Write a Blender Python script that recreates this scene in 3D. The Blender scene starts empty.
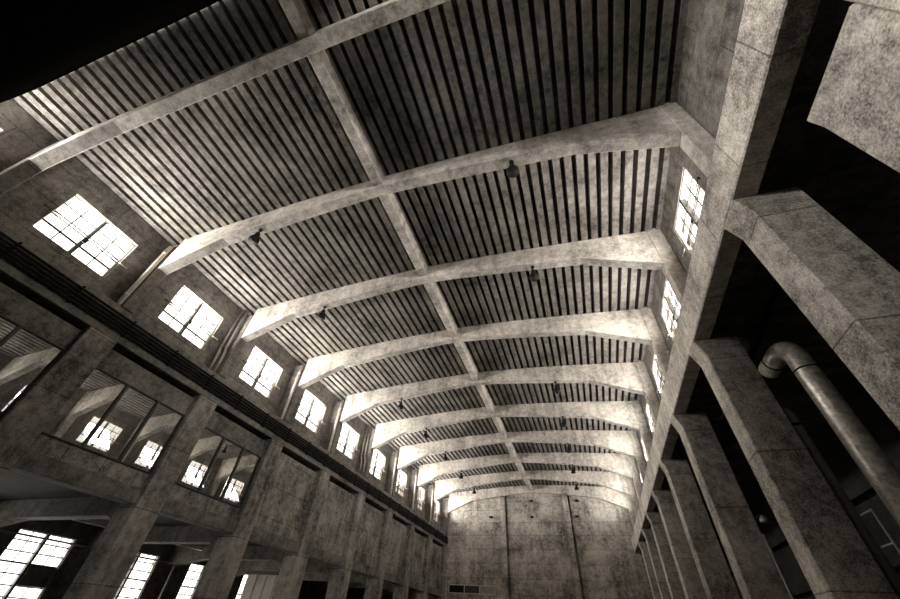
import bpy, bmesh, math, random
from mathutils import Vector, Matrix
random.seed(7)
SC = bpy.context.scene
COL = SC.collection
S = 5.0                       # metres per bay
ZF = -0.32                    # floor, in bay units below the lens
def V(x, y, z): return Vector((S*x, S*y, S*z + 1.6))

# ------------------------------------------------------------------ materials
def nt(name):
    m = bpy.data.materials.new(name); m.use_nodes = True
    t = m.node_tree; t.nodes.clear()
    o = t.nodes.new('ShaderNodeOutputMaterial')
    return m, t, o
def nd(t, typ, **kw):
    n = t.nodes.new(typ)
    for k, v in kw.items(): setattr(n, k, v)
    return n
def setv(n, **kw):
    for k, v in kw.items(): n.inputs[k.replace('_', ' ')].default_value = v
TINT = (1.0, 0.905, 0.79)
def tint(v): return (v*TINT[0], v*TINT[1], v*TINT[2], 1)
def mathn(t, op, a, b=None):
    n = nd(t, 'ShaderNodeMath', operation=op)
    for i, x in enumerate((a, b)):
        if x is None: continue
        if isinstance(x, (int, float)): n.inputs[i].default_value = x
        else: t.links.new(x, n.inputs[i])
    return n.outputs[0]
def noise(t, vec, scale, detail=4, rough=.6):
    n = nd(t, 'ShaderNodeTexNoise'); setv(n, Scale=scale, Detail=detail, Roughness=rough)
    t.links.new(vec, n.inputs['Vector']); return n.outputs['Fac']
def concrete(name, lo, hi, grain=.35, grain_scale=22, streak=.3, joints=None, bump=.5, board=None, stain=1.0):
    """cast concrete: stains, streaks, aggregate grain, formwork joints (plane, width, height)"""
    m, t, o = nt(name); L = t.links.new
    g = nd(t, 'ShaderNodeNewGeometry'); pos = g.outputs['Position']
    mp = nd(t, 'ShaderNodeMapping'); mp.inputs['Scale'].default_value = (2.4, 2.4, .22); L(pos, mp.inputs['Vector'])
    a = noise(t, pos, .55, 6, .65)
    s = noise(t, mp.outputs[0], 1.0, 4, .6)
    f = noise(t, pos, grain_scale, 2, .7)
    c = noise(t, pos, 4.0, 5, .75)
    f0 = mathn(t, 'SUBTRACT', f, .5)
    val = mathn(t, 'ADD', mathn(t, 'MULTIPLY', mathn(t, 'SUBTRACT', a, .5), 2.0*stain),
                mathn(t, 'ADD', mathn(t, 'MULTIPLY', mathn(t, 'SUBTRACT', s, .5), 2.2*streak),
                      mathn(t, 'ADD', mathn(t, 'MULTIPLY', f0, 4.5*grain), mathn(t, 'MULTIPLY', mathn(t, 'SUBTRACT', c, .5), 1.8))))
    val = mathn(t, 'ADD', val, .5)
    height = mathn(t, 'ADD', mathn(t, 'MULTIPLY', f, .6), mathn(t, 'MULTIPLY', c, .8))
    if joints:
        pl, w, h = joints
        sx = nd(t, 'ShaderNodeSeparateXYZ'); L(pos, sx.inputs[0])
        cx = nd(t, 'ShaderNodeCombineXYZ')
        src = {'xz': ('X', 'Z'), 'yz': ('Y', 'Z'), 'xy': ('X', 'Y'), 'yx': ('Y', 'X')}[pl]
        L(sx.outputs[src[0]], cx.inputs[0]); L(sx.outputs[src[1]], cx.inputs[1])
        b = nd(t, 'ShaderNodeTexBrick'); b.offset = .5
        setv(b, Scale=1.0, Brick_Width=w, Row_Height=h); b.inputs['Mortar Size'].default_value = .018
        b.inputs['Color1'].default_value = (.42, .42, .42, 1); b.inputs['Color2'].default_value = (.58, .58, .58, 1)
        b.inputs['Mortar'].default_value = (0, 0, 0, 1); b.inputs['Mortar Smooth'].default_value = .4
        L(cx.outputs[0], b.inputs['Vector'])
        bw = nd(t, 'ShaderNodeRGBToBW'); L(b.outputs['Color'], bw.inputs[0])
        val = mathn(t, 'ADD', val, mathn(t, 'MULTIPLY', mathn(t, 'SUBTRACT', bw.outputs[0], .5), .9))
        height = mathn(t, 'ADD', height, mathn(t, 'MULTIPLY', bw.outputs[0], 1.6))
    if board:
        mp2 = nd(t, 'ShaderNodeMapping'); mp2.inputs['Scale'].default_value = board; L(pos, mp2.inputs['Vector'])
        bn = noise(t, mp2.outputs[0], 1.0, 3, .6)
        val = mathn(t, 'ADD', val, mathn(t, 'MULTIPLY', mathn(t, 'SUBTRACT', bn, .5), 1.4))
        height = mathn(t, 'ADD', height, bn)
    r = nd(t, 'ShaderNodeValToRGB'); r.color_ramp.elements[0].color = tint(lo); r.color_ramp.elements[1].color = tint(hi)
    r.color_ramp.elements[0].position = .0; r.color_ramp.elements[1].position = 1.0
    L(val, r.inputs[0])
    bp = nd(t, 'ShaderNodeBump'); setv(bp, Strength=bump, Distance=.03); L(height, bp.inputs['Height'])
    p = nd(t, 'ShaderNodeBsdfPrincipled'); setv(p, Roughness=.85); p.inputs['Specular IOR Level'].default_value = .25
    L(r.outputs[0], p.inputs['Base Color']); L(bp.outputs[0], p.inputs['Normal']); L(p.outputs[0], o.inputs[0])
    return m
def plain(name, col, rough=.5, metal=0., var=.3, scale=6, spec=.5):
    m, t, o = nt(name); L = t.links.new
    g = nd(t, 'ShaderNodeNewGeometry')
    n = noise(t, g.outputs['Position'], scale, 6, .7)
    r = nd(t, 'ShaderNodeValToRGB')
    r.color_ramp.elements[0].position = .3; r.color_ramp.elements[1].position = .7
    r.color_ramp.elements[0].color = tint(col*(1-var)); r.color_ramp.elements[1].color = tint(col*(1+var))
    L(n, r.inputs[0])
    p = nd(t, 'ShaderNodeBsdfPrincipled'); setv(p, Roughness=rough, Metallic=metal); p.inputs['Specular IOR Level'].default_value = spec
    L(r.outputs[0], p.inputs['Base Color']); L(p.outputs[0], o.inputs[0]); return m
def glass(name, clear, gloss, rough=.0, bumpy=0.):
    m, t, o = nt(name); L = t.links.new
    tr = nd(t, 'ShaderNodeBsdfTransparent'); tr.inputs[0].default_value = (clear, clear*.98, clear*.95, 1)
    gl = nd(t, 'ShaderNodeBsdfGlossy'); gl.inputs['Roughness'].default_value = rough
    gl.inputs['Color'].default_value = (.95, .95, .93, 1)
    if bumpy:
        g = nd(t, 'ShaderNodeNewGeometry'); n = noise(t, g.outputs['Position'], 1.3, 2, .5)
        b = nd(t, 'ShaderNodeBump'); setv(b, Strength=bumpy, Distance=.02); L(n, b.inputs['Height']); L(b.outputs[0], gl.inputs['Normal'])
    mx = nd(t, 'ShaderNodeMixShader'); mx.inputs[0].default_value = gloss
    L(tr.outputs[0], mx.inputs[1]); L(gl.outputs[0], mx.inputs[2]); L(mx.outputs[0], o.inputs[0]); return m

M = {}
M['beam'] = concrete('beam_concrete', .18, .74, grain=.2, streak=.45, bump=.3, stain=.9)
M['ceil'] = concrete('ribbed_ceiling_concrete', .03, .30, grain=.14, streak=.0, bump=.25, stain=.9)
M['wall'] = concrete('clerestory_wall_concrete', .05, .27, grain=.22, streak=.35, bump=.5, joints=('yz', 7.5, 1.35))
M['panel'] = concrete('infill_panel_concrete', .03, .38, grain=.28, streak=.5, bump=.5, joints=('yz', 1.25, 1.4), stain=1.0)
M['trim'] = concrete('ledge_concrete', .04, .27, grain=.25, streak=.3, bump=.5)
M['pier'] = concrete('pier_concrete', .05, .40, grain=.22, streak=.5, bump=.5, joints=('xz', 9, 2.2))
M['end'] = concrete('end_wall_concrete', .10, .66, grain=.24, streak=.35, bump=.6, joints=('xz', 3.4, 1.25), stain=1.2)
M['rough'] = concrete('exposed_aggregate_concrete', .13, .72, grain=.36, grain_scale=26, streak=.2, bump=.7, joints=('yz', 40, 2.6))
M['roughbeam'] = concrete('exposed_aggregate_beam_concrete', .18, .88, grain=.36, grain_scale=26, streak=.0, bump=.7, joints=('yz', 1.9, 40))
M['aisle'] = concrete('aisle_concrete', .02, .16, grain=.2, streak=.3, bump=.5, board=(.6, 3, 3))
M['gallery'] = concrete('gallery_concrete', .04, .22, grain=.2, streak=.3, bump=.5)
M['floor'] = concrete('floor_concrete', .04, .17, grain=.15, streak=0, bump=.3)
M['deep_shade'] = concrete('shade_darkened_concrete', .004, .045, grain=.2, streak=.3, bump=.5)  # near-black version of the concrete, deep shade put into the colour
M['dark'] = plain('black_painted_steel', .006, .7, .0, .4, 6, .2)
M['steel'] = plain('dark_window_steel', .03, .5, .2, .3)
M['white'] = plain('white_painted_steel', .62, .5, 0, .15)
M['mull'] = plain('brown_mullion', .045, .6, 0, .4)
M['pipe'] = plain('pitted_galvanised_pipe', .52, .36, .45, .6, 7)
M['drain'] = plain('painted_drain_pipe', .30, .45, .2, .3)
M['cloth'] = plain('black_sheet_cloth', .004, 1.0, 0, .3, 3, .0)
M['pale'] = plain('pale_partition_board', .55, .7, 0, .12, 2)
M['tube'] = plain('white_lamp_tube', .75, .35, 0, .05)
M['glass'] = glass('window_glass', .96, .05)
M['mirror'] = glass('dusky_interior_glass', .50, .25, .0, .012)

# ------------------------------------------------------------------ mesh helpers (bay units in, metres out)
class MB:
    def __init__(s): s.v = []; s.f = []; s.sm = []
    def add(s, verts, faces, smooth=False):
        n = len(s.v); s.v += [Vector(v) for v in verts]
        for f in faces: s.f.append([i+n for i in f]); s.sm.append(smooth)
        return s
    def box(s, x0, x1, y0, y1, z0, z1):
        vs = [V(x, y, z) for z in (z0, z1) for y in (y0, y1) for x in (x0, x1)]
        return s.add(vs, [(0,2,3,1),(4,5,7,6),(0,1,5,4),(2,6,7,3),(0,4,6,2),(1,3,7,5)])
    def prism(s, poly, axis, a, b):
        """poly: counter-clockwise 2D outline; axis 'y': (x,z); axis 'x': (y,z); axis 'z': (x,y)"""
        def P(p, c):
            return V(p[0], c, p[1]) if axis == 'y' else V(c, p[0], p[1]) if axis == 'x' else V(p[0], p[1], c)
        n = len(poly)
        vs = [P(p, a) for p in poly] + [P(p, b) for p in poly]
        fs = [tuple(range(n)), tuple(range(2*n-1, n-1, -1))]
        for i in range(n):
            j = (i+1) % n; fs.append((i, i+n, j+n, j))
        return s.add(vs, fs)
    def tube(s, pts, r, seg=14, cap=True):
        """pts in bay units, r in bay units (one or one per point)"""
        P = [V(*p) for p in pts]; n = len(P)
        rr = [q*S for q in (r if isinstance(r, (list, tuple)) else [r]*n)]
        up = None; rings = []
        for i in range(n):
            d = (P[min(i+1, n-1)] - P[max(i-1, 0)]).normalized()
            if up is None:
                up = Vector((0, 0, 1)) if abs(d.z) < .9 else Vector((1, 0, 0))
            a = d.cross(up).normalized(); b = a.cross(d).normalized(); up = b
            rings.append([P[i] + (a*math.cos(k*2*math.pi/seg) + b*math.sin(k*2*math.pi/seg))*rr[i] for k in range(seg)])
        vs = [v for rg in rings for v in rg]; fs = []
        for i in range(n-1):
            for k in range(seg):
                k2 = (k+1) % seg
                fs.append((i*seg+k, i*seg+k2, (i+1)*seg+k2, (i+1)*seg+k))
        s.add(vs, fs, True)
        if cap:
            m = len(s.v) - len(vs)
            s.f.append([m+k for k in range(seg-1, -1, -1)]); s.sm.append(False)
            s.f.append([m+(n-1)*seg+k for k in range(seg)]); s.sm.append(False)
        return s
    def build(s, name, mat, parent=None, bevel=0):
        lo = Vector((min(v.x for v in s.v), min(v.y for v in s.v), min(v.z for v in s.v)))
        hi = Vector((max(v.x for v in s.v), max(v.y for v in s.v), max(v.z for v in s.v)))
        org = Vector(((lo.x+hi.x)/2, (lo.y+hi.y)/2, lo.z))
        me = bpy.data.meshes.new(name)
        me.from_pydata([v-org for v in s.v], [], s.f); me.update()
        bm = bmesh.new(); bm.from_mesh(me); bmesh.ops.recalc_face_normals(bm, faces=bm.faces); bm.to_mesh(me); bm.free()
        for p, q in zip(me.polygons, s.sm): p.use_smooth = q
        me.materials.append(M[mat])
        o = bpy.data.objects.new(name, me); COL.objects.link(o)
        if parent is not None:
            o.parent = parent; o.location = org - abs_loc(parent)
        else: o.location = org
        if bevel:
            b = o.modifiers.new('chamfer', 'BEVEL'); b.width = bevel; b.segments = 1; b.limit_method = 'ANGLE'; b.angle_limit = math.radians(40)
        return o
def abs_loc(o):
    l = o.location.copy()
    while o.parent: o = o.parent; l += o.location
    return l
def tag(o, label, cat, group=None, kind=None):
    o['label'] = label; o['category'] = cat
    if group: o['group'] = group
    if kind: o['kind'] = kind
    return o
def thing(name, loc, label, cat, group=None, kind=None):
    o = bpy.data.objects.new(name, None); COL.objects.link(o); o.location = V(*loc); o.empty_display_size = .2
    return tag(o, label, cat, group, kind)
def struct(o, label, cat): return tag(o, label, cat, None, 'structure')
def dup(root, off):
    """copy of a thing with its parts and sub-parts, moved by off (bay units)"""
    r = root.copy(); COL.objects.link(r); r.location = root.location + Vector(off)*S
    for ch in list(root.children):
        c = ch.copy(); COL.objects.link(c); c.parent = r
        for g in list(ch.children):
            d = g.copy(); COL.objects.link(d); d.parent = c
    return r
def wall_holes(mb, x0, x1, ya, yb_, za, zb_, holes):
    """wall in the YZ plane between x0 and x1 with rectangular openings (y0,y1,z0,z1)"""
    ys = sorted(set([ya, yb_] + [h[i] for h in holes for i in (0, 1)])); zs = sorted(set([za, zb_] + [h[i] for h in holes for i in (2, 3)]))
    def solid(i, j):
        if i < 0 or j < 0 or i >= len(ys)-1 or j >= len(zs)-1: return False
        cy = (ys[i]+ys[i+1])/2; cz = (zs[j]+zs[j+1])/2
        return not any(h[0] < cy < h[1] and h[2] < cz < h[3] for h in holes)
    for i in range(len(ys)-1):
        for j in range(len(zs)-1):
            if not solid(i, j): continue
            a, b, c, d = ys[i], ys[i+1], zs[j], zs[j+1]
            for x in (x0, x1): mb.add([V(x,a,c), V(x,b,c), V(x,b,d), V(x,a,d)], [(0,1,2,3)])
            if not solid(i-1, j): mb.add([V(x0,a,c), V(x1,a,c), V(x1,a,d), V(x0,a,d)], [(0,1,2,3)])
            if not solid(i+1, j): mb.add([V(x0,b,c), V(x1,b,c), V(x1,b,d), V(x0,b,d)], [(0,1,2,3)])
            if not solid(i, j-1): mb.add([V(x0,a,c), V(x1,a,c), V(x1,b,c), V(x0,b,c)], [(0,1,2,3)])
            if not solid(i, j+1): mb.add([V(x0,a,d), V(x1,a,d), V(x1,b,d), V(x0,b,d)], [(0,1,2,3)])
    # weld so that normals can be made consistent
    return mb
def weld(o):
    bm = bmesh.new(); bm.from_mesh(o.data); bmesh.ops.remove_doubles(bm, verts=bm.verts, dist=1e-4)
    bmesh.ops.recalc_face_normals(bm, faces=bm.faces); bm.to_mesh(o.data); bm.free(); return o

# ------------------------------------------------------------------ dimensions (bay units, camera at 0,0,0)
YB = 1.1518; WB = .0833
def yb(k): return YB + k - 2 + (.01 if k == 1 else 0)
XL, XR = -3.088, .884                      # beam ends
XWL, XWR = -3.25, .988                     # clerestory wall faces
ZW0, ZW1 = 1.8856, 2.2918                  # clerestory windows
Y0, YE = -4.2, 9.26                        # hall ends
XC = (XL+XR)/2
ORD = ['zeroth','first','second','third','fourth','fifth','sixth','seventh','eighth','ninth','tenth']
def zceil(x): return 2.655 - .125*(abs(x-XC)/2.0)**1.6
def zsoff(x):
    d = abs(x-XC)
    if d > 1.43: return 2.36 - (2.36-2.135)*(d-1.43)/(abs(XL-XC)-1.43)
    return 2.51 - .15*(d/1.43)**1.3

# ------------------------------------------------------------------ setting: floor, ceilings, walls
struct(MB().box(-5.1, 2.4, Y0-.05, YE+.1, ZF-.05, ZF).build('floor', 'floor'), 'bare concrete floor of the hall', 'floor')
mb = MB()
pitch, wide, deep = .0822, .0495, .09
prof = []; x = XWL + .004
prof.append((XWL-.07, zceil(XWL)+.03)); 
n = int((XWR - XWL) / pitch)
for i in range(n+1):
    a = XWL + .012 + i*pitch; b = min(a + wide, XWR+.02)
    if a > XWR - .015: break
    prof += [(a-.004, zceil(a)+deep), (a, zceil(a)), (b, zceil(b)), (b+.004, zceil(b)+deep)]
prof.append((XWR+.07, zceil(XWR)+deep))
top = [(XWR+.07, 2.80), (XWL-.07, 2.80)]
poly = prof + top
# build as strip quads (outline is not convex)
vs = []; fs = []
for y in (Y0, YE+.06):
    for p in prof: vs.append(V(p[0], y, p[1]))
    for p in prof: vs.append(V(p[0], y, 2.80))
N = len(prof)
for i in range(N-1):
    fs.append((i, i+1, 2*N+i+1, 2*N+i)); fs.append((N+i, 3*N+i, 3*N+i+1, N+i+1))
    fs.append((i, N+i, N+i+1, i+1)); fs.append((2*N+i, 2*N+i+1, 3*N+i+1, 3*N+i))
fs.append((0, 2*N, 3*N, N)); fs.append((N-1, 2*N-1, 4*N-1, 3*N-1))
mb.add(vs, fs)
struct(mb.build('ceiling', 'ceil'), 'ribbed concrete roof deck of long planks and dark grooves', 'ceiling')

WIN_L = [yb(2)-2+k+.3208 for k in range(0, 10)]         # window left edges, bays 0..9
WW = .5128
WIN_R = WIN_L[2:]
ADDED_BEHIND = [yb(2)-2+k+.3208 for k in (-3, -2, -1)]       # unseen openings added behind the camera to light the beam faces
mb = MB(); wall_holes(mb, XWL-.07, XWL, Y0, YE, 1.70, 2.70, [(a, a+WW, ZW0, ZW1) for a in ADDED_BEHIND + WIN_L])
wl = struct(weld(mb.build('wall_left', 'wall')), 'dark concrete clerestory wall on the left with a row of windows', 'wall')
mb = MB(); wall_holes(mb, XWR, XWR+.07, Y0, YE, 1.60, 2.70, [(a, a+WW, ZW0, ZW1) for a in ADDED_BEHIND + WIN_R])
wr = struct(weld(mb.build('wall_right', 'wall')), 'concrete clerestory wall high on the right above the long beam', 'wall')
mb = MB(); mb.box(-5.1, 2.4, YE+.10, YE+.16, ZF, 2.80)        # slabs; slots cut beside the pilasters stand in for their side shadow
for a, b in ((-5.1, -1.733), (-1.69, -.318), (-.275, 2.4)): mb.box(a, b, YE, YE+.0999, ZF, 2.80)
struct(mb.build('wall_back', 'end'), 'pale stained concrete end wall far down the hall', 'wall')
mb = MB(); DX0, DX1, DZ = -.20, .45, .42  # unseen doorway, added to let light onto the column faces
mb.box(-5.1, DX0, Y0-.05, Y0, ZF, 2.80); mb.box(DX1, 2.4, Y0-.05, Y0, ZF, 2.80); mb.box(DX0, DX1, Y0-.05, Y0, DZ, 2.80)
struct(mb.build('wall_front', 'gallery'), 'dark concrete wall closing the hall behind the camera', 'wall')
# outer walls of the two aisles
GW = [(yb(2)+k+.345, yb(2)+k+.345+WW) for k in range(0, 5)]
mb = MB(); wall_holes(mb, -5.1, -5.03, Y0, YE, ZF, 1.72, [(a, b, -.20, .52) for a, b in GW])
struct(weld(mb.build('wall_left_outer', 'gallery')), 'dark outer wall of the left ground floor aisle with tall windows', 'wall')
struct(MB().box(2.2, 2.27, Y0, YE, ZF, 1.6).build('wall_right_outer', 'deep_shade'), 'dark outer wall of the right aisle behind the columns', 'wall')
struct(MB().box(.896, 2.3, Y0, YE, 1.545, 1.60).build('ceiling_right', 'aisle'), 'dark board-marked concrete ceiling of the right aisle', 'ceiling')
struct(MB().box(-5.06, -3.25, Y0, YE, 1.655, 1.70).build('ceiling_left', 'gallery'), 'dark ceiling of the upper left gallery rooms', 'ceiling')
struct(MB().box(-5.03, -3.20, Y0, YE, .66, .72).build('floor_gallery', 'deep_shade'), 'dark concrete slab between ground floor aisle and upper gallery', 'floor')
# ledge over the piers, floor-edge band, cornices
struct(MB().box(XWL, -3.10, Y0, YE, 1.462, 1.70).build('trim_1', 'trim', bevel=.02), 'long concrete ledge under the left clerestory windows', 'trim')

# left bays: piers, panels, floor-edge beam
def ypier(k): return yb(2)+k-2+WB/2
PW = .1
for k in range(0, 11):
    y = ypier(k)
    if k == 10: y0, y1 = y-PW, YE-.002
    else: y0, y1 = y-PW, y+PW
    lab = {1: 'nearest concrete pier at the lower left picture edge, with glazing beyond it',
           2: 'broad concrete pier at left between the two nearest reflecting glazings',
           3: 'concrete pier at left between the second and third reflecting glazings',
           4: 'concrete pier at left just beyond the third and last reflecting glazing'}.get(k,
           '%s concrete pier at left counted from the near edge, among solid panels' % ORD[k] if k else 'concrete pier of the left wall beside the camera, outside the picture')
    if k == 0: continue
    t = tag(MB().box(-3.29, -3.10, y0, y1, ZF, 1.462).build('wall_pier', 'pier', bevel=.03), lab, 'pier', 'concrete piers of the left wall')
for k in range(0, 10):
    a, b = ypier(k)+PW, ypier(k+1)-PW
    if k == 0: a = Y0
    struct(MB().box(-3.24, -3.118, a, b, .58, .68).build('trim_2', 'trim', bevel=.015),
           'concrete floor-edge beam under the %s left bay' % (ORD[k+1]), 'trim')
    glazed = k in (1, 2, 3)
    if glazed:
        MB().box(-3.24, -3.15, a, b, .68, .786).build('sill_panel', 'panel', wl, .01)
        MB().box(-3.24, -3.15, a, b, 1.264, 1.425).build('lintel_panel', 'trim', wl, .01)
    else:
        MB().box(-3.24, -3.172, a, b, .68, 1.425).build('infill_panel', 'panel', wl, .01)

# ------------------------------------------------------------------ windows
def bars(mb, x0, x1, ya, yb_, za, zb_, th):      # rectangular frame
    mb.box(x0, x1, ya, ya+th, za, zb_); mb.box(x0, x1, yb_-th, yb_, za, zb_)
    mb.box(x0, x1, ya+th, yb_-th, za, za+th); mb.box(x0, x1, ya+th, yb_-th, zb_-th, zb_)
def clerestory(idx, side, y0):
    xw = (XWL-.045) if side == 'l' else (XWR+.022)
    sg = 1 if side == 'l' else -1                 # towards the hall
    y1 = y0+WW; ym = (y0+y1)/2
    w = bpy.data.objects.new('window_%d' % idx, None); COL.objects.link(w); w.location = V(xw, ym, ZW0)
    mb = MB(); bars(mb, xw-.012, xw+.012, y0, y1, ZW0, ZW1, .010); mb.build('frame', 'white', w)
    mb = MB(); mb.box(xw-.016, xw+.016, ym-.011, ym+.011, ZW0+.010, ZW1-.010); mb.build('mullion', 'mull', w)
    mb = MB(); hz = ZW1-ZW0
    for a, b in ((y0+.010, ym-.011), (ym+.011, y1-.010)):
        for f, th in ((.27, .0065), (.47, .0050), (.53, .0050), (.76, .0050)):
            z = ZW0 + hz*f; mb.box(xw-.004, xw+.004, a, b, z-th, z+th)
        c = (a+b)/2; mb.box(xw-.003, xw+.003, c-.0035, c+.0035, ZW0+.010, ZW1-.010)
    mb.build('glazing_bars', 'steel', w)
    MB().box(xw-.0012, xw+.0012, y0+.010, y1-.010, ZW0+.010, ZW1-.010).build('pane', 'glass', w)
    # opening gear: shaft with a knob beyond the reveal on each side, latch on the mullion
    zr = 2.055; xr = (XWL+.012) if side == 'l' else (XWR-.012)
    for a, b in ((y0-.05, y0+.012), (y1-.012, y1+.05)):
        h = MB().tube([(xr, a, zr), (xr, b, zr)], .0035, 8)
        kn = (a if a < y0 else b)
        h.tube([(xr, kn-.006, zr), (xr, kn+.006, zr)], .007, 10)
        h.tube([(xr-sg*.012, kn, zr), (xr, kn, zr)], .0035, 8)
        h.build('opening_shaft', 'white' if a > y0 else 'steel', w)
    h = MB().box(min(xw+sg*.016, xw+sg*.026), max(xw+sg*.016, xw+sg*.026), ym-.016, ym+.016, zr-.03, zr+.01)
    h.build('latch', 'dark', w)
    if side == 'r':
        yr = y1-.06; xq = XWR-.012
        h = MB().tube([(xw-.016, yr, ZW1-.12), (xq, yr, 2.11), (xq, yr, 1.95)], .004, 8)
        h.tube([(xq, yr, 1.95), (xq, yr-.012, 1.94), (xq, yr-.02, 1.952)], .004, 8)
        h.build('pull_rod', 'white', w)
    return w
N_ = 1
PL = ['the window cut by the left picture edge', 'nearest large window', 'second window', 'third window', 'fourth window', 'fifth window', 'sixth window', 'seventh window', 'eighth window', 'smallest and farthest window']
for i, y in enumerate(WIN_L):
    w = clerestory(N_, 'l', y); N_ += 1
    struct(w, 'bright two-leaf clerestory window on left wall, %s of the row' % PL[i], 'window'); w['group'] = 'clerestory windows of the left wall'
for i, y in enumerate(WIN_R):
    w = clerestory(N_, 'r', y); N_ += 1
    struct(w, 'bright clerestory window high on right wall, %s from the camera' % ORD[i+1], 'window'); w['group'] = 'clerestory windows of the right wall'
# tall ground-floor windows
for i, (a, b) in enumerate(GW):
    xw = -5.06; za, zb_ = -.20, .52; ym = (a+b)/2
    w = bpy.data.objects.new('window_%d' % N_, None); COL.objects.link(w); w.location = V(xw, ym, za); N_ += 1
    struct(w, 'tall many-paned ground floor window in outer left wall, %s' % ('mostly below the bottom left corner', 'in the bottom left corner', 'second from the bottom left corner', 'third from the bottom left corner', 'half hidden by the pale door panel')[i], 'window')
    mb = MB(); bars(mb, xw-.012, xw+.012, a, b, za, zb_, .009); mb.build('frame', 'white', w)
    MB().box(xw-.016, xw+.02, ym-.012, ym+.012, za+.009, zb_-.009).build('mullion', 'mull', w)
    mb = MB()
    for (c, d) in ((a+.009, ym-.012), (ym+.012, b-.009)):
        for r in range(1, 9):
            z = zb_ - r*.08; th = .007 if r == 3 else .0048
            mb.box(xw-.004, xw+.004, c, d, z-th, z+th)
        m_ = (c+d)/2; mb.box(xw-.003, xw+.003, m_-.0035, m_+.0035, za+.009, zb_-.009)
    mb.build('glazing_bars', 'steel', w)
    MB().box(xw-.0012, xw+.0012, a+.009, b-.009, za+.009, zb_-.009).build('pane', 'glass', w)
    if i == 1:
        v = MB().box(xw+.006, xw+.03, ym+.014, b-.012, .125, .205); v.box(xw+.006, xw+.03, ym+.014, b-.012, .205, .275)
        v.build('blanking_panel', 'gallery', w)
# interior glazing of the gallery bays
for k in (1, 2, 3):
    a, b = ypier(k)+PW, ypier(k+1)-PW; xw = -3.148
    w = bpy.data.objects.new('window_%d' % N_, None); COL.objects.link(w); w.location = V(xw, (a+b)/2, .80); N_ += 1
    struct(w, {1: 'three-pane interior glazing at far left edge reflecting the roof ribs', 2: 'three-pane interior glazing at left reflecting two bright windows', 3: 'smaller three-pane interior glazing at left, farthest of the three'}[k], 'window')
    mb = MB(); bars(mb, xw-.02, xw+.014, a, b, .786, 1.264, .009); mb.build('frame', 'mull', w, .01)
    for f in (1/3, 2/3):
        y = a+(b-a)*f; MB().box(xw-.018, xw+.016, y-.009, y+.009, .795, 1.255).build('mullion', 'mull', w, .01)
    ys = [a+.009, a+(b-a)/3, a+(b-a)*2/3, b-.009]
    for j in range(3):
        MB().box(xw-.0015, xw+.0015, ys[j]+(.009 if j else 0), ys[j+1]-(.009 if j < 2 else 0), .795, 1.255).build('pane', 'mirror', w)
# window strip low on the end wall
w = bpy.data.objects.new('window_%d' % N_, None); COL.objects.link(w); w.location = V(-2.53, YE-.01, .655)
struct(w, 'dark three-pane window strip low on the far end wall', 'window')
mb = MB(); yw = YE-.011
xs = [-3.01, -2.67, -2.34, -2.02]
for z0, z1 in ((.655, .668), (.79, .803)): mb.box(-3.01, -2.02, yw-.012, yw+.01, z0, z1)
for x in xs: mb.box(x-.007, x+.007, yw-.012, yw+.01, .668, .79)
mb.build('frame', 'white', w)
for j in range(3): MB().box(xs[j]+.007, xs[j+1]-.007, yw-.002, yw+.008, .668, .79).build('pane', ('dark', 'steel', 'drain')[j], w)

# ------------------------------------------------------------------ roof beams
def beam_outline():
    lo = [(XL, 2.135), (XC-1.43, 2.36)]
    for i in range(1, 16): 
        x = XC-1.43 + 2.86*i/16; lo.append((x, zsoff(x)))
    lo += [(XC+1.43, 2.36), (XR, 2.135)]
    hi = []
    for i in range(0, 25):
        x = XR + (XL-XR)*i/24; hi.append((x, zceil(x)+.004))
    return lo, hi
def roof_beam(k):
    lo, hi = beam_outline()
    # quads between matching stations
    xs = sorted(set([round(p[0], 5) for p in lo+hi]))
    y0 = yb(k); y1 = y0+WB
    vs = []
    for y in (y0, y1):
        for x in xs: vs.append(V(x, y, zsoff(x)))
        for x in xs: vs.append(V(x, y, zceil(x)+.004))
    n = len(xs); fs = []
    for i in range(n-1):
        fs.append((i, i+1, n+i+1, n+i)); fs.append((2*n+i, 3*n+i, 3*n+i+1, 2*n+i+1))
        fs.append((i, 2*n+i, 2*n+i+1, i+1)); fs.append((n+i, n+i+1, 3*n+i+1, 3*n+i))
    fs.append((0, n, 3*n, 2*n)); fs.append((n-1, 3*n-1, 4*n-1, 2*n-1))
    return MB().add(vs, fs).build('roof_beam', 'beam', None, .018)
for k in range(1, 11):
    lab = {1: 'arched concrete roof beam nearest the camera, crossing the top left corner', 2: 'long bright arched concrete roof beam, second from the camera',
           10: 'last arched concrete roof beam, set against the far end wall'}.get(k, 'arched concrete roof beam, %s from the camera' % ORD[k])
    tag(roof_beam(k), lab, 'beam', 'arched concrete roof beams')
# ridge beam between the roof beams
for k in range(0, 10):
    a = -.128 if k == 0 else yb(k)+WB; b = yb(k+1)
    lab = 'ridge beam segment from the black sheet to the nearest roof beam' if k == 0 else 'ridge beam segment running between the %s and %s roof beams' % (ORD[k], ORD[k+1])
    tag(MB().box(XC-.038, XC+.038, a+.001, b-.001, 2.53, zceil(XC)+.006).build('ridge_beam', 'beam', None, .015), lab, 'beam', 'ridge beam segments')
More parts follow.
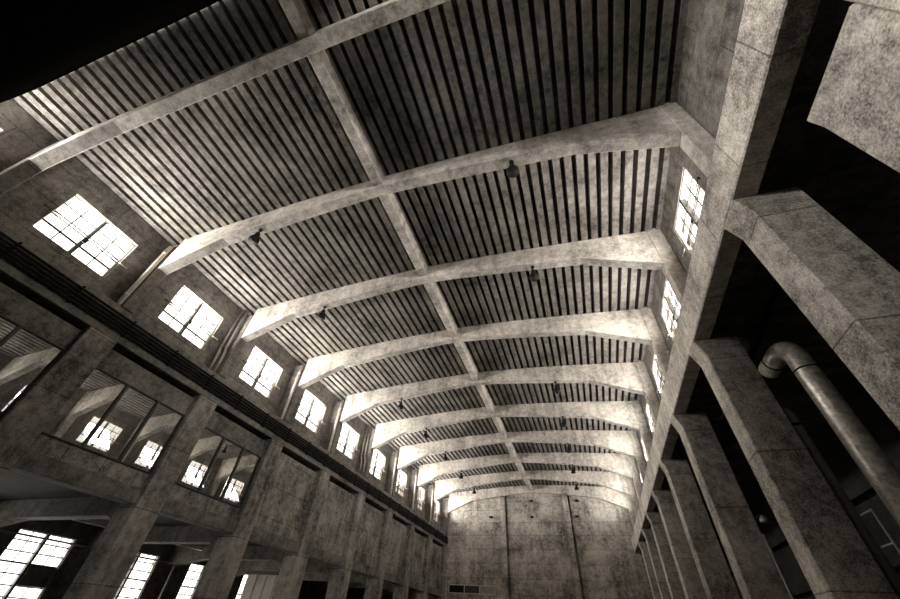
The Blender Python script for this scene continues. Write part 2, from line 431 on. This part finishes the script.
# clerestory pilasters carrying the beams
for k in range(1, 11):
    y0 = yb(k)-.004; y1 = yb(k)+WB+.004
    if k == 10: y1 = YE-.001
    tag(MB().box(XWL+.002, XL-.001, y0, y1, 1.701, 2.45).build('wall_pilaster', 'wall', None, .03),
        'narrow concrete pilaster under the left end of the %s roof beam' % ORD[k], 'pilaster', 'pilasters of the left wall')
    if k > 1:
        tag(MB().box(XR+.001, XWR-.001, y0, y1, 1.602, 2.55).build('wall_pilaster', 'beam', None, .02),
            'narrow concrete pilaster under the right end of the %s roof beam' % ORD[k], 'pilaster', 'pilasters of the right wall')
# end wall pilasters
for i, x in enumerate((-1.845, -.43)):
    tag(MB().box(x, x+.11, YE-.08, YE-.001, ZF, 2.44).build('wall_pilaster', 'end', None, .03),
        'tall vertical pilaster on the far end wall, %s of two' % ('left' if i == 0 else 'right'), 'pilaster', 'pilasters of the end wall')
for i, (x, z, nm) in enumerate(((-1.137, 2.03, 'below the ridge'), (-.172, 2.03, 'right of the right pilaster'), (-1.12, 2.35, 'close under the ridge'), (-.115, 2.33, 'close under the last beam'), (-2.07, 2.04, 'in the left third of the wall'))):
    v = thing('wall_vent', (x, YE, z), 'small dark vent box on the far end wall, %s' % nm, 'vent', 'vents on the end wall')
    mb = MB(); bars_ = [(x-.035, x-.028, z-.02, z+.02), (x+.028, x+.035, z-.02, z+.02), (x-.028, x+.028, z-.02, z-.014), (x-.028, x+.028, z+.014, z+.02)]
    for p in bars_: mb.box(p[0], p[1], YE-.03, YE-.001, p[2], p[3])
    mb.build('housing', 'steel', v)
    MB().box(x-.028, x+.028, YE-.012, YE-.001, z-.014, z+.014).build('grille', 'dark', v)

# ------------------------------------------------------------------ right side: long beam, columns
XBF, ZBB = .7986, 1.3805
tag(MB().box(XBF, .895, Y0+.01, YE-.002, ZBB, 1.60).build('longitudinal_beam', 'roughbeam', None, .03), 'long rough concrete beam along the right side on a row of columns', 'beam')
def column(y0, y1):
    poly = [(.829, ZF), (1.03, ZF), (1.03, ZBB), (XBF, ZBB), (XBF, ZBB-.012), (.829, 1.278)]
    return MB().prism(poly, 'y', y0, y1).build('support_column', 'rough', None, .03)
tag(column(.094, .415), 'huge blurred-close rough concrete column cut by the top right corner', 'column', 'columns of the right row')['label'] = 'rough concrete column cut off in the top right picture corner'
for k in range(1, 9):
    y = 1.094+k-1
    lab = {1: 'largest whole rough concrete column on the right, nearest of the row', 2: 'rough concrete column on the right, second of the row, beside the big pipe'}.get(k, 'rough concrete column on the right, %s of the receding row' % ORD[k])
    tag(column(y, y+.151), lab, 'column', 'columns of the right row')
# stub wall in the aisle between the corner column and the first whole column
poly = [(.84, ZF), (1.0, ZF), (1.0, 1.18), (.826, 1.18), (.84, 1.125)]
tag(MB().prism(poly, 'y', .417, .704).build('stub_wall', 'rough', None, .03), 'broad rough concrete slab at the right picture edge above the nearest whole column', 'wall slab')

# ------------------------------------------------------------------ conduit rack along the left ledge
rk = thing('conduit_rack', (-3.09, 4, 1.50), 'rack of five dark conduits running along the ledge below left windows', 'pipes')
for i in range(5):
    z = 1.525+.027*i
    MB().tube([(-3.078, Y0+.1, z), (-3.078, YE-.02, z)], .0085, 8).build('conduit', 'dark', rk)
y = .507-.82
while y < YE-.1:
    b = MB().box(-3.102, -3.0865, y-.006, y+.006, 1.508, 1.652); b.box(-3.0865, -3.068, y-.006, y+.006, 1.505, 1.513); b.box(-3.0865, -3.068, y-.006, y+.006, 1.646, 1.655)
    b.build('bracket', 'dark', rk); y += .4
# drain pipes with offsets beside two pilasters
for k in (3, 6):
    y0 = yb(k)
    for j, (dx, dy, nm) in enumerate(((-3.215, -.05, 'wall side'), (-3.165, -.03, 'hall side'))):
        yy = y0+dy
        pts = [(dx, yy, 2.50), (dx, yy, 2.12), (dx, yy-.005, 2.09), (dx+.0, yy-.045, 2.02), (dx, yy-.05, 1.99), (dx, yy-.05, 1.712)]
        pts = [(dx, yy, 2.50), (dx, yy, 2.00), (dx+.008, yy-.004, 1.975), (dx+.03, yy-.01, 1.93), (dx+.037, yy-.012, 1.905), (dx+.037, yy-.012, 1.702)]
        dp = thing('drain_pipe', (dx, yy, 1.702), 'bent drain pipe under left end of %s roof beam, on the %s' % (ORD[k], nm), 'pipe', 'paired drain pipes')
        MB().tube(pts, .013, 12).build('pipe', 'drain', dp)
        MB().tube([(dx, yy, 2.0), (dx, yy, 2.03)], .017, 12).build('collar', 'drain', dp)

for k in (2, 4, 5, 7, 8, 9):
    y0 = yb(k)-.004
    dp = thing('drain_pipe', (-3.118, y0-.02, 1.702), 'straight pale pipe on the near side of the left pilaster under the %s roof beam' % ORD[k], 'pipe', 'straight pipes beside the left pilasters')
    MB().tube([(-3.118, y0-.020, 1.702), (-3.118, y0-.020, 2.40)], .0165, 12).build('pipe', 'white', dp)
    for z in (1.80, 2.30): MB().tube([(-3.118, y0-.020, z), (-3.118, y0-.020, z+.016)], .0190, 12).build('collar', 'white', dp)

# ------------------------------------------------------------------ hanging spot lamps under the beams
def lamp(x, k, lab):
    y = yb(k)+WB/2; zt = zsoff(x)
    t = thing('hanging_lamp', (x, y, zt), lab, 'lamp', 'dark lamps under the roof beams')
    MB().tube([(x, y, zt-.012), (x, y, zt)], .016, 12).build('mount', 'dark', t)
    MB().tube([(x, y, zt-.05), (x, y, zt-.012)], .005, 8).build('stem', 'dark', t)
    MB().tube([(x, y, zt-.085), (x, y, zt-.075), (x, y, zt-.05), (x, y, zt-.047)], [.020, .021, .017, .008], 14).build('ballast_housing', 'dark', t)
    zb_ = zt-.085
    MB().tube([(x, y, zb_), (x, y, zb_-.012), (x, y, zb_-.035), (x, y, zb_-.06), (x, y, zb_-.066), (x, y, zb_-.060), (x, y, zb_-.035), (x, y, zb_-.016)],
              [.014, .026, .038, .043, .044, .041, .034, .02], 18).build('lamp_shade', 'dark', t)
    return t
for k in (2, 3, 5, 6, 7, 8, 9):
    for x, sd in ((-2.19, 'left'), (-.07, 'right')):
        lamp(x, k, 'dark lamp hanging under the %s half of the %s roof beam' % (sd, ORD[k]))

# ------------------------------------------------------------------ left ground-floor aisle
for k in range(1, 10):
    y = ypier(k)
    poly = [(-3.291, .60), (-3.291, .40), (-3.40, .50), (-4.45, .50), (-4.75, .40), (-5.029, .34), (-5.029, .60)]
    vsy = []
    # convex pieces so that the underside stays clean
    mb = MB()
    top_ = .659
    st = [(-3.291, .46), (-3.42, .522), (-4.0, .522), (-4.50, .522), (-5.029, .44)]
    vs = []
    for yy in (y-.055, y+.055):
        for p in st: vs.append(V(p[0], yy, p[1]))
        for p in st: vs.append(V(p[0], yy, top_))
    n = len(st); fs = []
    for i in range(n-1):
        fs += [(i, i+1, n+i+1, n+i), (2*n+i, 3*n+i, 3*n+i+1, 2*n+i+1), (i, 2*n+i, 2*n+i+1, i+1), (n+i, n+i+1, 3*n+i+1, 3*n+i)]
    fs += [(0, n, 3*n, 2*n), (n-1, 3*n-1, 4*n-1, 2*n-1)]
    mb.add(vs, fs)
    tag(mb.build('floor_beam', 'gallery', None, .02), 'haunched cross beam in the ground floor aisle behind the %s left pier' % ORD[k], 'beam', 'haunched cross beams of the left aisle')
for i, (ya, yb_) in enumerate(((2.37, 2.78), (3.42, 3.82))):
    t = thing('tube_lamp', (-4.2, ya, .575), 'white tube lamp under the left aisle ceiling in front of the %s ground floor window' % ('nearest' if i == 0 else 'second'), 'lamp')
    MB().tube([(-4.2, ya, .562), (-4.2, yb_, .562)], .011, 10).build('tube', 'tube', t)
    MB().box(-4.215, -4.185, ya-.01, yb_+.01, .5735, .602).build('housing', 'white', t)
    for y in (ya+.04, yb_-.04): MB().tube([(-4.2, y, .602), (-4.2, y, .66)], .004, 6).build('hanger', 'dark', t)
tag(MB().tube([(-4.9, 4.155, ZF), (-4.9, 4.155, .659)], .012, 10).build('downpipe', 'drain'), 'thin pale vertical pipe between two ground floor windows', 'pipe')
tag(MB().tube([(-4.96, 1.4, .47), (-4.96, 4.1, .47)], .008, 8).build('conduit', 'drain'), 'thin horizontal conduit along the outer wall above ground floor windows', 'pipe')
pp = thing('partition_door', (-3.7, 4.46, ZF), 'pale boarded door panel standing across the left aisle behind a pier', 'door')
MB().box(-4.02, -3.36, 4.46, 4.48, ZF, .415).build('leaf', 'pale', pp)
for x in (-3.88, -3.74, -3.60, -3.46): MB().box(x-.004, x+.004, 4.454, 4.4595, ZF, .41).build('batten', 'drain', pp)
MB().box(-4.06, -3.32, 4.45, 4.49, .416, .45).build('head_rail', 'mull', pp)

# ------------------------------------------------------------------ right aisle: pipes and gear
def bend(c, r, a0, a1, n, u, w):
    return [tuple(c[i] + r*(math.cos(a0+(a1-a0)*q/n)*u[i] + math.sin(a0+(a1-a0)*q/n)*w[i]) for i in range(3)) for q in range(n+1)]
bx, by = 1.205, 2.05
pts = [(bx, by, ZF), (bx, by, 1.14)]
pts += bend((bx-.0, by+.13, 1.14), .13, 0, math.pi/2, 8, (0, -1, 0), (0, 0, 1))[1:]
pts += [(bx, by+.30, 1.27)]
t = thing('elbow_pipe', (bx, by, ZF), 'big pitted metal pipe with an elbow rising in the right aisle', 'pipe')
MB().tube(pts, .052, 24).build('pipe', 'pipe', t)
MB().tube([(bx, by, 1.085), (bx, by, 1.093)], .0535, 24).build('joint_ring', 'dark', t)
MB().tube([(bx, by, .30), (bx, by, .308)], .0535, 24).build('joint_ring', 'dark', t)
MB().tube([(bx, by+.20, 1.27), (bx, by+.212, 1.27)], .0535, 24).build('joint_ring', 'dark', t)
pts = [(1.09, 2.185, ZF), (1.09, 2.185, .90)] + bend((1.09, 2.245, .90), .06, 0, math.pi/2, 6, (0, -1, 0), (0, 0, 1))[1:] + [(1.09, 2.6, .96)]
t = thing('elbow_pipe', (1.09, 2.185, ZF), 'slimmer dark pipe hugging the right side of the second column', 'pipe')
MB().tube(pts, .022, 16).build('pipe', 'drain', t)
MB().tube([(1.09, 2.185, .86), (1.09, 2.185, .872)], .0235, 16).build('joint_ring', 'dark', t)
tag(MB().tube([(1.40, 2.30, ZF), (1.40, 2.30, 1.08)], .007, 8).build('conduit', 'drain'), 'thin vertical conduit just right of the big elbow pipe', 'pipe')
t = thing('hanging_pipe', (1.11, 2.5, 1.545), 'short dim pipe hung above and behind the second column top', 'pipe')
MB().tube([(1.11, 2.75, 1.43), (1.11, 2.26, 1.43)], .045, 20).build('pipe', 'pipe', t)
for y in (2.40, 2.65): MB().tube([(1.11, y, 1.474), (1.11, y, 1.5445)], .008, 8).build('hanger', 'dark', t)
tag(MB().tube([(1.24, 1.80, 1.527), (1.20, 2.62, 1.40), (1.12, 3.093, 1.32), (1.029, 3.15, 1.30)], .015, 10).build('brace_rod', 'dark'), 'dark slanting rod under the right aisle ceiling', 'rod')
tag(MB().tube([(1.2, 3.585, ZF), (1.2, 3.585, .66)], .010, 10).build('conduit', 'drain'), 'thin vertical conduit seen between the second and third right columns', 'pipe')
t = thing('wall_lamp', (1.2, 3.44, .72), 'small round lamp seen between second and third right columns', 'lamp')
MB().tube([(1.2, 3.44, .70), (1.2, 3.44, .72), (1.2, 3.44, .745)], [.034, .03, .012], 14).build('shade', 'drain', t)
MB().tube([(1.2, 3.44, .745), (1.2, 3.60, .76), (1.2, 3.75, .76)], .008, 8).build('arm', 'dark', t)
t = thing('ladder', (1.42, 2.72, ZF), 'dim metal ladder standing behind the big elbow pipe', 'ladder')
for y in (2.66, 2.80): MB().tube([(1.42, y, ZF), (1.42, y, .60)], .006, 8).build('rail', 'drain', t)
for z in (.0, .15, .30, .45, .595): MB().tube([(1.42, 2.66, z), (1.42, 2.80, z)], .005, 8).build('rung', 'drain', t)
for i, (z, lab) in enumerate(((.55, 'lower'), (1.0, 'upper'))):
    struct(MB().box(2.12, 2.199, Y0, YE-.01, z, z+.07).build('trim_%d' % (4+i), 'deep_shade'), '%s concrete rail along the right aisle outer wall' % lab, 'trim')

# ------------------------------------------------------------------ black sheet across the hall near the camera
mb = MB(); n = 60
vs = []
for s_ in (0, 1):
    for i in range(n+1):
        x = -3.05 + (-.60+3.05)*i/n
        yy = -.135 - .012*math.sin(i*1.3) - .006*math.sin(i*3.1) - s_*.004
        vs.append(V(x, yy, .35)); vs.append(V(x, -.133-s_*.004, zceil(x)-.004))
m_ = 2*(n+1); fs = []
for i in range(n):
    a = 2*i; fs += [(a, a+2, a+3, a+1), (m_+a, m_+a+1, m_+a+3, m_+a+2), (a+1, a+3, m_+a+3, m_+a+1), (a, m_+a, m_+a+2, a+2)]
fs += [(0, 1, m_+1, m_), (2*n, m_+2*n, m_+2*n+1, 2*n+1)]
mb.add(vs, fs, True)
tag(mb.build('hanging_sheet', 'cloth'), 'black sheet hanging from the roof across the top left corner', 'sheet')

# ------------------------------------------------------------------ light: overcast sky through the windows, added fill from behind the camera
wd = bpy.data.worlds.new('sky'); SC.world = wd; wd.use_nodes = True
bg = wd.node_tree.nodes['Background']; bg.inputs[0].default_value = (1, .985, .96, 1); bg.inputs[1].default_value = 5.4
def opening_light(name, x, y, z, sx, sy, power, direction, spread=145):
    l = bpy.data.lights.new(name, 'AREA'); l.shape = 'RECTANGLE'; l.size = sx*S; l.size_y = sy*S; l.energy = power; l.spread = math.radians(spread); l.color = (1, .985, .955)
    o = bpy.data.objects.new(name, l); COL.objects.link(o); o.location = V(x, y, z)
    o.rotation_euler = Vector(direction).to_track_quat('-Z', 'Z').to_euler()
    return o
PWR = 1150
for i, y in enumerate(ADDED_BEHIND + WIN_L): opening_light('opening_light', XWL-.085, y+WW/2, (ZW0+ZW1)/2, WW, ZW1-ZW0, PWR*(3.0 if y < -.6 else 1.15), (1, .8 if y < -.6 else 0, .8 if y < -.6 else 1.0))  # those behind the camera are added fill, stronger and turned down the hall
for i, y in enumerate(ADDED_BEHIND + WIN_R): opening_light('opening_light', XWR+.085, y+WW/2, (ZW0+ZW1)/2, WW, ZW1-ZW0, PWR*(1.3 if y < -.5 else .7), (-1, .8 if y < -.5 else 0, .8 if y < -.5 else 1.0))  # same added fill from the unseen right-hand openings
for a, b in GW: opening_light('opening_light', -5.125, (a+b)/2, .16, WW, .72, PWR*.22, (1, 0, -.25))
opening_light('opening_light', (DX0+DX1)/2, Y0-.10, (ZF+DZ)/2, DX1-DX0, DZ-ZF, 70, (0, 1, .0), 150)  # added fill light in the unseen doorway

# ------------------------------------------------------------------ camera
f, yaw, pit, rol = 358.6825, .3585, .7521, .0735
f, yaw, pit, rol = 358.68, 0, 0, 0
right = Vector((0.95148805, 0.30297598, 0.05362872)); up = Vector((0.17030155, -0.66374385, 0.72831414)); fwd = Vector((-0.25625743, 0.68384915, 0.68314162))
cd = bpy.data.cameras.new('camera'); cam = bpy.data.objects.new('camera', cd); COL.objects.link(cam)
cd.sensor_width = 36; cd.lens = f/900*36; cd.clip_start = .05; cd.clip_end = 400
mt = Matrix((right, up, -fwd)).transposed().to_4x4(); mt.translation = V(0, 0, 0); cam.matrix_world = mt
SC.camera = cam
vs_ = SC.view_settings
SC.display_settings.display_device = 'sRGB'
vs_.view_transform = 'Standard'; vs_.look = 'None'; vs_.gamma = 1.0; vs_.use_curve_mapping = False
vs_.exposure = -0.55
SC.cycles.use_denoising = True
SC.cycles.max_bounces = 8; SC.cycles.diffuse_bounces = 2; SC.cycles.transparent_max_bounces = 12
SC.cycles.sample_clamp_indirect = 10
